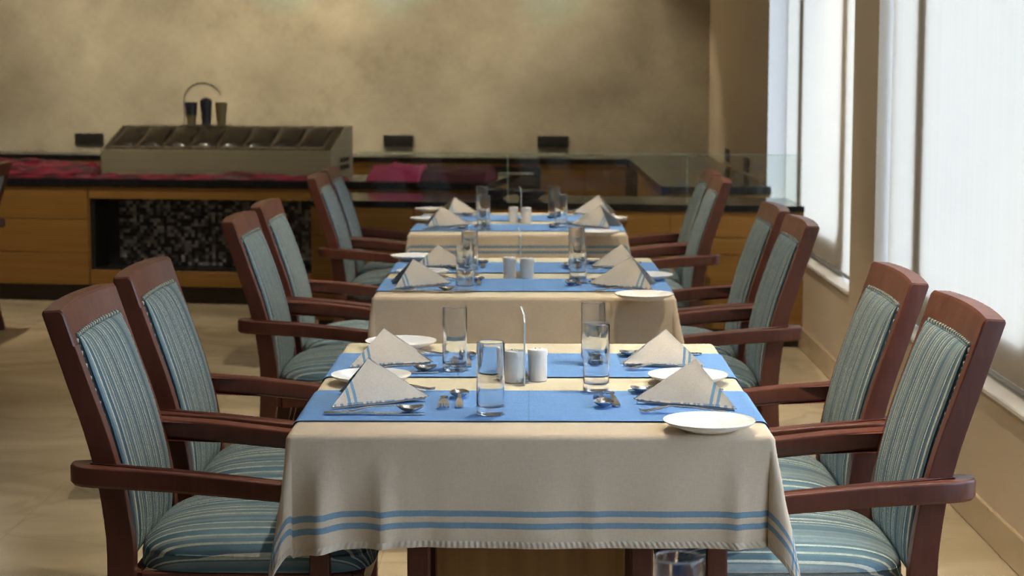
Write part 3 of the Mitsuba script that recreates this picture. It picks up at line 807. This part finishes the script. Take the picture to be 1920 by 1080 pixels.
def holder_mesh():
    """A clear upright acrylic sheet, seen on edge, in a slotted foot."""
    from shapely.geometry import Polygon
    poly = Polygon([(-0.085, 0.0), (0.085, 0.0), (0.085, 0.150), (-0.060, 0.150), (-0.085, 0.136)])
    m = trimesh.creation.extrude_polygon(poly, 0.0034, engine='earcut')
    v = np.array(m.vertices); m.vertices = np.stack([v[:, 2] - 0.0017, v[:, 0], v[:, 1]], 1); m.fix_normals()
    if m.volume < 0: m.invert()
    eh = []
    for (y0, z0), (y1, z1) in (((-0.0852, 0.0), (-0.0852, 0.136)), ((-0.0852, 0.136), (-0.0602, 0.1502)), ((-0.0602, 0.1502), (0.085, 0.1502))):
        L = math.hypot(y1 - y0, z1 - z0); e = box(-0.0019, 0.0019, 0, L, 0.0, 0.0012, 0.0003)
        e.apply_transform(trimesh.transformations.rotation_matrix(math.atan2(z1 - z0, y1 - y0), [1, 0, 0])); e.apply_translation([0, y0, z0]); eh.append(e)
    return mikit.ply(m, 'mat_acrylic'), mikit.ply(cat(box(-0.0135, -0.0022, -0.06, 0.06, 0, 0.006, 0.001), box(0.0022, 0.0135, -0.06, 0.06, 0, 0.006, 0.001)), 'mat_acrylic'), mikit.ply(cat(*eh), 'mat_edge')
HO = holder_mesh()
for k in range(3):
    for j, px in enumerate(SHK[k]):
        p = solve_px(*px, Z_CLOTH)
        kind = 'salt' if j == 0 else 'pepper'
        wd = 'open-floor side' if j == 0 else 'window side'
        t = thing('condiment_shaker', f'white shaker on the {TN[k]}, {wd} of the card holder', 'shaker', 'white porcelain shakers')
        M = at(p[0] + (-0.006 if j == 0 else 0.006), p[1] + 0.015, Z_CLOTH + 0.001)
        put(t, 'body', SH[0], None, to=M); put(t, 'cap', SH[1], None, to=M); put(t, 'pour_hole', SH[2], None, to=M)
    p = solve_px(*CARD[k], Z_CLOTH)
    t = thing('card_holder', f'empty clear acrylic card holder seen edge-on between the shakers of the {TN[k]}', 'card holder', 'clear card holders')
    M = at(p[0] + 0.001, p[1] + 0.03, Z_CLOTH + 0.0042, 3)
    put(t, 'sheet', HO[0], None, to=M); put(t, 'polished_edge', HO[2], None, to=M); put(t, 'foot', HO[1], None, to=M)

# ------------------------------------------------------------------ buffet island with the steel food warmer
def cabinet_front(t, u0, u1, v, cells, mat='mat_oak', part='drawer_front', knobs=()):
    """Raised fronts with dark joints: cells is a list of (u0, u1, z0, z1)."""
    for i, (a, b, z0, z1) in enumerate(cells):
        key = put(t, part, B(box(a + 0.002, b - 0.002, v - 0.018, v, z0 + 0.002, z1 - 0.002, 0.002)), mat)
        if i in knobs:
            kn = trimesh.creation.icosphere(subdivisions=2, radius=0.014)
            kn.apply_translation([(a + b) / 2 - 0.02, v - 0.028, z1 - 0.045]); put(key, 'knob', B(kn), 'mat_steel', smooth=True)

VI = 10.95
isl = thing('buffet_island', 'long oak buffet island with black granite top, drawers and a mosaic niche', 'counter')
u_of = lambda px, d: (np.array([(px - 995) / F_PX * d, d, 0]) @ U)
UN0, UN1, UE = -4.47, -3.11, -1.94
UE = -1.94
# niche opening between un0 and un1
N0, N1 = float(u_of(172, 11.58)), float(u_of(612, 11.3))
ISL0, ISL1 = -7.0, float(u_of(915, 11.15))
ZC = 0.775
put(isl, 'body', cat(B(box(ISL0, N0, VI, VI + 0.72, 0.11, ZC - 0.045)), B(box(N1, ISL1, VI, VI + 0.72, 0.11, ZC - 0.045)),
                     B(box(N0, N1, VI + 0.22, VI + 0.72, 0.11, ZC - 0.045)), B(box(N0, N1, VI, VI + 0.22, ZC - 0.12, ZC - 0.045)), B(box(N0, N1, VI, VI + 0.22, 0.11, 0.205))), 'mat_oak')
put(isl, 'niche_lining', cat(B(box(N0 + 0.001, N0 + 0.03, VI + 0.002, VI + 0.219, 0.206, ZC - 0.121)), B(box(N0 + 0.03, N1, VI + 0.21, VI + 0.219, 0.206, ZC - 0.121)),
                             B(box(N0 + 0.03, N1, VI + 0.002, VI + 0.21, 0.206, 0.216))), 'mat_black')
put(isl, 'worktop', B(box(ISL0, ISL1 + 0.02, VI - 0.04, VI + 0.75, ZC - 0.045, ZC, 0.004)), 'mat_granite', label='black granite worktop')
put(isl, 'kickboard', B(box(ISL0, ISL1, VI + 0.045, VI + 0.7, 0.0, 0.11)), 'mat_kick')
cabinet_front(isl, 0, 0, VI, [(a, b, z0, z1) for a, b in ((N0 - 1.0, N0 - 0.005), (N0 - 2.0, N0 - 1.005)) for z0, z1 in ((0.11, 0.312), (0.312, 0.522), (0.522, 0.725))])
put(isl, 'niche_rail', B(box(N0, N1, VI - 0.018, VI, ZC - 0.122, ZC - 0.048, 0.002)), 'mat_oak')
put(isl, 'niche_rail', B(box(N0, N1, VI - 0.018, VI, 0.112, 0.206, 0.002)), 'mat_oak')
# mosaic tiles, too small to pick apart
tiles, cols = [], []
r2 = random.Random(3)
pitch = 0.0225
uu = N0 + 0.115
while uu < N1 - 0.01:
    z = 0.222
    while z < ZC - 0.125 - pitch * 0.9:
        g = r2.random()
        c = 0.012 if g < 0.42 else (0.06 if g < 0.62 else r2.uniform(0.13, 0.30))
        tiles.append(B(box(uu, uu + pitch - 0.0022, VI + 0.203 - r2.uniform(0, 0.002), VI + 0.2105, z, z + pitch - 0.0022)))
        cols.append(np.tile([c, c * 0.98, c * 1.0], (8, 1)))
        z += pitch
    uu += pitch
put(isl, 'mosaic_tile', cat(*tiles), 'mat_tile', color=np.vstack(cols), kind='stuff', label='small black, grey and white mosaic tiles')

# food warmer
fw = thing('food_warmer', 'long stainless steel food warmer with a sloping top of eight dark domes', 'food warmer')
W0, W1 = float(u_of(200, 11.72)), float(u_of(632, 11.52))
VW = VI + 0.115
zt, zb2 = ZC + 0.175, ZC + 0.315
DS = 0.36
def prism_u(profile, a, b):
    pr = np.array(profile)
    rings = [np.stack([np.full(len(pr), x), pr[:, 0], pr[:, 1]], 1) for x in (a, b)]
    return B(loft(rings))
put(fw, 'body', prism_u([(VW, ZC + 0.001), (VW, zt), (VW + DS, zb2), (VW + DS + 0.16, zb2), (VW + DS + 0.16, ZC + 0.001)], W0, W1), 'mat_brushed')
put(fw, 'front_panel', B(box(W0, W1, VW - 0.006, VW, ZC + 0.045, zt - 0.004, 0.002)), 'mat_brushed')
put(fw, 'base_panel', B(box(W0, W1, VW - 0.006, VW, ZC + 0.002, ZC + 0.042, 0.002)), 'mat_brushed')
sl = math.atan2(zb2 - zt, DS); SLN = math.hypot(DS, zb2 - zt)
def slope_pt(u, t, h):
    """Point on the sloping top: t along the slope, h above it."""
    return (u, VW + t * math.cos(sl) - h * math.sin(sl), zt + t * math.sin(sl) + h * math.cos(sl))
def slope_mesh(m):
    v = np.array(m.vertices); m = m.copy()
    m.vertices = np.array([slope_pt(a, b, c) for a, b, c in v]); return B(m)
put(fw, 'top_plate', slope_mesh(box(W0 + 0.012, W1 - 0.012, 0.012, SLN - 0.008, 0.0, 0.004, 0.001)), 'mat_dome')
NP = 8
wd = (W1 - W0 - 0.10) / NP
for i in range(NP):
    a = W0 + 0.05 + i * wd
    # a dome lid: rounded cushion shape
    n1, n2 = 20, 20
    tx = np.linspace(-1, 1, n1)
    TX, TY = np.meshgrid(tx, tx, indexing='ij')
    h = 0.005 + 0.040 * np.clip(1 - np.abs(TX) ** 2.6, 0, 1) ** 0.55 * np.clip(1 - np.abs(TY) ** 2.6, 0, 1) ** 0.55
    g = np.stack([a + wd / 2 + TX * wd * 0.44, SLN * 0.5 + TY * SLN * 0.40, h], -1).reshape(-1, 3)
    key = put(fw, 'dome_lid', slope_mesh(tm(g, grid_faces(n1, n2))), 'mat_dome', smooth=True)
    rim = slope_mesh(cat(box(a + 0.004, a + 0.010, 0.02, SLN - 0.02, 0.0045, 0.012), box(a + wd - 0.010, a + wd - 0.004, 0.02, SLN - 0.02, 0.0045, 0.012), box(a + 0.010, a + wd - 0.010, 0.02, 0.028, 0.0045, 0.014)))
    put(key, 'rim', rim, 'mat_steel')
for z in (ZC + 0.11, ZC + 0.065):
    put(fw, 'vent', B(box(W1, W1 + 0.004, VW + 0.2, VW + 0.42, z - 0.015, z + 0.015, 0.001)), 'mat_black')

# cup rack on the warmer's flat top
CU0, CV = float(u_of(346, 11.98)), VW + DS + 0.075
rk = thing('cup_rack', 'thin wire rack with an arched handle standing on the food warmer', 'rack')
hx = 0.125
path = [(CU0, CV, zb2 + 0.004), (CU0, CV, zb2 + 0.16)]
for t in np.linspace(math.pi, math.radians(22), 18):
    path.append((CU0 + hx + hx * math.cos(t), CV, zb2 + 0.165 + 0.105 * math.sin(t)))
put(rk, 'handle', B(tube(path, 0.0046, 8)), 'mat_steel', smooth=True)
put(rk, 'base', B(box(CU0 - 0.012, CU0 + 0.30, CV - 0.05, CV + 0.05, zb2 + 0.0005, zb2 + 0.006, 0.001)), 'mat_steel')
cups = [(0.046, 'mat_navy', 'black upper and olive lower half'), (0.146, 'mat_navy', 'dark patterned'), (0.246, 'mat_olive', 'plain olive')]
for i, (du, mat, lb) in enumerate(cups):
    c = thing('tapered_cup', f'tapered {lb} cup standing in the wire rack', 'cup')
    hh = 0.142 + (0.012 if i == 1 else 0)
    prof = [(1e-5, 0.0), (0.026, 0.0), (0.028, 0.003), (0.038, hh), (0.0355, hh), (0.026, 0.006), (1e-5, 0.006)]
    m = moved(lathe(prof, 28), [CU0 + du, CV, zb2 + 0.0065])
    put(c, 'body', B(m), 'mat_olive' if i == 0 else mat, smooth=40)
    if i == 0:
        m = moved(lathe([(0.0335, 0.062), (0.0336 + 0.001, 0.062), (0.0392, hh + 0.001), (0.0380, hh + 0.001), (0.0335, 0.062)], 28), [CU0 + du, CV, zb2 + 0.0065])
        put(c, 'dark_band', B(m), 'mat_navy', smooth=40)
    if i == 1:
        m = moved(lathe([(0.0, hh - 0.02), (0.03, hh - 0.012), (0.034, hh + 0.002), (0.020, hh + 0.014), (1e-5, hh + 0.018)][1:], 20), [CU0 + du, CV, zb2 + 0.0065])
        put(c, 'lid', B(m), 'mat_navy', smooth=40)

# crumpled cloths on the island
def crumple(u0, u1, v0, v1, z, h, seed, nx=90, ny=24, base=0.004):
    a, b = np.linspace(u0, u1, nx), np.linspace(v0, v1, ny)
    X, Y = np.meshgrid(a, b, indexing='ij')
    q = np.stack([X * 7, Y * 9, 0 * X + seed], -1)
    n1 = np.abs(meshkit.fbm(q, 3, seed=seed) - 0.5) * 2
    n2 = meshkit.fbm(q * 0.6 + 4, 2, seed=seed + 3)
    ex = np.minimum(np.minimum(X - u0, u1 - X) / (0.12 * (u1 - u0) + 1e-9), 1)
    ey = np.minimum(np.minimum(Y - v0, v1 - Y) / (0.3 * (v1 - v0)), 1)
    e = np.clip(np.minimum(ex * 3, ey), 0, 1) ** 0.6
    Z = z + base + h * e * (0.35 + 0.65 * n2) * (0.55 + 0.6 * (1 - n1))
    wob = 0.03 * (meshkit.noise(np.stack([X * 10, 0 * X, 0 * X + seed], -1), seed) - 0.5)
    g = np.stack([X, Y + wob, Z], -1).reshape(-1, 3)
    lo = g.copy(); lo[:, 2] = z + 0.001
    n = len(g); fc = grid_faces(nx, ny)
    ring = [i * ny for i in range(nx)] + [(nx - 1) * ny + j for j in range(1, ny)] + [i * ny + ny - 1 for i in range(nx - 2, -1, -1)] + [j for j in range(ny - 2, 0, -1)]
    side = []
    for p, q_ in zip(ring, ring[1:] + ring[:1]): side += [[p, q_, q_ + n], [p, q_ + n, p + n]]
    m = tm(np.vstack([g, lo]), np.vstack([fc, fc[:, ::-1] + n, np.array(side)]))
    if m.volume < 0: m.invert()
    return B(m)
c = thing('crumpled_cloth', 'crumpled dark red cloth on the black worktop left of the food warmer', 'cloth')
labels[c]['label'] = 'crumpled dark red cloth heaped on the black worktop above the drawers'
put(c, None, crumple(-6.2, W0 - 0.02, VI + 0.02, VI + 0.55, ZC, 0.125, 2, 110, 30), 'mat_red', smooth=True)
c = thing('crumpled_cloth', 'narrow rumpled red cloth strip along the foot of the food warmer', 'cloth')
put(c, None, crumple(W0 - 0.01, W1 + 0.12, VI - 0.015, VW - 0.028, ZC, 0.040, 5, 130, 14), 'mat_red', smooth=True)
c = thing('folded_cloth', 'bright pink folded cloth behind the glass guard', 'cloth')
PK0 = float(u_of(692, 11.35))
put(c, None, crumple(PK0, PK0 + 0.33, VI + 0.03, VI + 0.45, ZC, 0.115, 8, 50, 24), 'mat_pink', smooth=True)
c = thing('folded_cloth', 'dark maroon cloth lying beside the pink one on the black worktop', 'cloth')
put(c, None, crumple(PK0 + 0.335, PK0 + 0.74, VI + 0.05, VI + 0.45, ZC, 0.105, 9, 50, 24), 'mat_maroon', smooth=True)

# ------------------------------------------------------------------ back counter along the wall and its return by the windows
VB = 14.32
bc = thing('back_counter', 'low oak counter with black granite top along the mottled wall', 'counter')
XR = 0.77
UE2 = -1.50
O0, O1 = float(u_of(915, 14.35)), float(u_of(1006, 14.3))
put(bc, 'body', B(box(-8.0, UE2 - 0.02, VB + 0.03, V_WALL - 0.002, 0.10, 0.715)), 'mat_oak')
put(bc, 'worktop', B(box(-8.0, UE2, VB, V_WALL - 0.001, 0.715, 0.762, 0.004)), 'mat_granite', label='black granite worktop')
put(bc, 'kickboard', B(box(-8.0, UE2 - 0.02, VB + 0.07, V_WALL - 0.002, 0.0, 0.10)), 'mat_kick')
eds = [(O0 - 0.72 * (i + 1), O0 - 0.72 * i) for i in range(5)] + [(O1, (O1 + UE2) / 2), ((O1 + UE2) / 2, UE2 - 0.02)]
cabinet_front(bc, 0, 0, VB + 0.03, [(a_, b_, z0, z1) for a_, b_ in eds for z0, z1 in ((0.10, 0.42), (0.42, 0.68))], part='cabinet_front')
rc = thing('return_counter', 'black-topped oak counter against the window wall, running from the back wall', 'counter')
yq0 = 10.95
put(rc, 'body', box(XR + 0.04, XW - 0.002, yq0 + 0.03, 14.0, 0.0, 0.715), 'mat_oak')
from shapely.geometry import Polygon
wall_y = (V_WALL - 0.005 - XW * math.sin(ALPHA)) / math.cos(ALPHA)
P1, P2 = U * UE2 + V * (V_WALL - 0.006), U * UE2 + V * VB
poly = Polygon([(XR, yq0), (XW - 0.001, yq0), (XW - 0.001, wall_y), (P1[0] + 0.003, P1[1]), (P2[0] + 0.003, P2[1])])
m = trimesh.creation.extrude_polygon(poly, 0.047, engine='earcut'); m.apply_translation([0, 0, 0.715])
put(rc, 'worktop', m, 'mat_granite', label='black granite worktop')

# built-in dark appliance in front of the back counter
ov = thing('oven', 'black oven front below the back counter, behind the glass guard', 'oven')
put(ov, 'door', B(box(O0 + 0.002, O1 - 0.002, VB + 0.008, VB + 0.029, 0.25, 0.69, 0.003)), 'mat_black')
put(ov, 'handle', B(tube([(O0 + 0.05, VB - 0.012, 0.64), (O1 - 0.05, VB - 0.012, 0.64)], 0.007, 8)), 'mat_grey', smooth=True)

# ------------------------------------------------------------------ near counter with the glass guard
VN = 9.74
ZN = 0.745
nc = thing('service_counter', 'oak service counter with thin black top in front of the window, behind the farthest table', 'counter')
NU0, NU1 = -2.72, 0.0
NU0 = float(np.array([-1.19, 10.05, 0]) @ U); NU1 = float(np.array([XW - 0.012, 9.62, 0]) @ U)
DEP = 0.62
def clip_wall(m):
    v = np.array(m.vertices); v[:, 0] = np.minimum(v[:, 0], XW - 0.002); m.vertices = v; return m
put(nc, 'body', clip_wall(B(box(NU0, NU1 + 0.1, VN, VN + DEP, 0.09, ZN - 0.03))), 'mat_oak')
put(nc, 'worktop', clip_wall(B(box(NU0 - 0.015, NU1 + 0.1, VN - 0.02, VN + DEP + 0.01, ZN - 0.03, ZN))), 'mat_granite', label='glossy black granite worktop')
put(nc, 'kickboard', clip_wall(B(box(NU0 + 0.02, NU1 + 0.1, VN + 0.04, VN + DEP, 0.0, 0.09))), 'mat_kick')
seg = [float(u_of(px, 9.75)) for px in (640, 760, 880, 1100, 1258)]
us_ = [NU0] + seg + [NU1 - 0.01]
cells, kn = [], []
for a, b in zip(us_[:-2], us_[1:-1]):
    kn.append(len(cells)); cells.append((a, b, 0.46, ZN - 0.035)); cells.append((a, b, 0.09, 0.46))
cells += [(us_[-2], us_[-1], 0.575, ZN - 0.035), (us_[-2], us_[-1], 0.485, 0.575), (us_[-2], us_[-1], 0.285, 0.485), (us_[-2], us_[-1], 0.09, 0.285)]
cabinet_front(nc, 0, 0, VN, cells, knobs=(kn[-1],), part='drawer_front')
put(nc, 'socket_plate', B(box(NU0 + 0.03, NU0 + 0.085, VN - 0.024, VN - 0.0185, 0.555, 0.645, 0.002)), 'mat_oak_upright')
gg = thing('glass_guard', 'low clear glass guard standing along the front of the service counter', 'glass guard')
GU = [float(u_of(px, 9.78)) for px in (650, 945, 1290)] + [NU1 - 0.006]
for a, b in zip(GU[:-1], GU[1:]):
    z0, z1, vv = ZN + 0.001, ZN + 0.262, VN + 0.03
    key = put(gg, 'pane', B(tm([[a + .003, vv, z0], [b - .003, vv, z0], [b - .003, vv, z1], [a + .003, vv, z1]], [[0, 1, 2], [0, 2, 3]])), 'mat_guard_glass')
    put(key, 'edge', cat(B(box(a + .003, b - .003, vv - 0.003, vv + 0.003, z1, z1 + 0.002)), B(box(b - .003, b - .001, vv - 0.003, vv + 0.003, z0, z1))), 'mat_guard_edge')
# dark dishes behind the guard
for i, (px, rr, hh) in enumerate(((915, 0.095, 0.05), (985, 0.09, 0.045))):
    d = thing('serving_bowl', ['shallow dark serving bowl on the service counter behind the row of tumblers', 'shallow dark serving bowl on the service counter behind the card holder'][i], 'bowl')
    uq = float(u_of(px, 10.0))
    put(d, None, B(moved(lathe([(1e-5, 0.0), (rr * 0.5, 0.0), (rr * 0.9, hh * 0.6), (rr, hh), (rr - 0.006, hh), (rr * 0.85, hh * 0.62), (rr * 0.45, 0.008), (1e-5, 0.008)], 32), [uq, VN + 0.30, ZN + 0.0005])), 'mat_navy', smooth=40)

# ------------------------------------------------------------------ wall fittings
for px, lb in ((168, 'wide black socket plate on the mottled wall, beside the food warmer'), (748, 'wide black socket plate on the mottled wall above the pink cloth'), (1037, 'wide black socket plate on the mottled wall, nearest to the windows')):
    t = thing('socket_plate', lb, 'socket', 'black socket plates')
    yw = V_WALL / math.cos(ALPHA)
    tt = (px - 995) / F_PX
    d = V_WALL / (tt * math.sin(ALPHA) + math.cos(ALPHA))
    u = float(np.array([tt * d, d, 0]) @ U)
    put(t, 'plate', B(box(u - 0.126, u + 0.126, V_WALL - 0.014, V_WALL - 0.0005, 0.822, 0.915, 0.003)), 'mat_black')
    for j in range(3):
        put(t, 'socket', B(box(u - 0.105 + j * 0.075, u - 0.045 + j * 0.075, V_WALL - 0.017, V_WALL - 0.0142, 0.845, 0.892, 0.001)), 'mat_black')
for i, (yy, zz) in enumerate(((13.38, 0.835), (12.2, 0.83))):
    t = thing('switch_plate', ['small black switch plate on the window wall near the room corner', 'small dark switch plate on the window wall beside the far window'][i], 'switch')
    put(t, 'plate', box(XW - 0.012, XW - 0.0005, yy - 0.11, yy + 0.11, zz - 0.045, zz + 0.045, 0.002), 'mat_black' if i == 0 else 'mat_navy')
    put(t, 'rocker', box(XW - 0.016, XW - 0.0125, yy - 0.035, yy + 0.035, zz - 0.025, zz + 0.025, 0.001), 'mat_black')
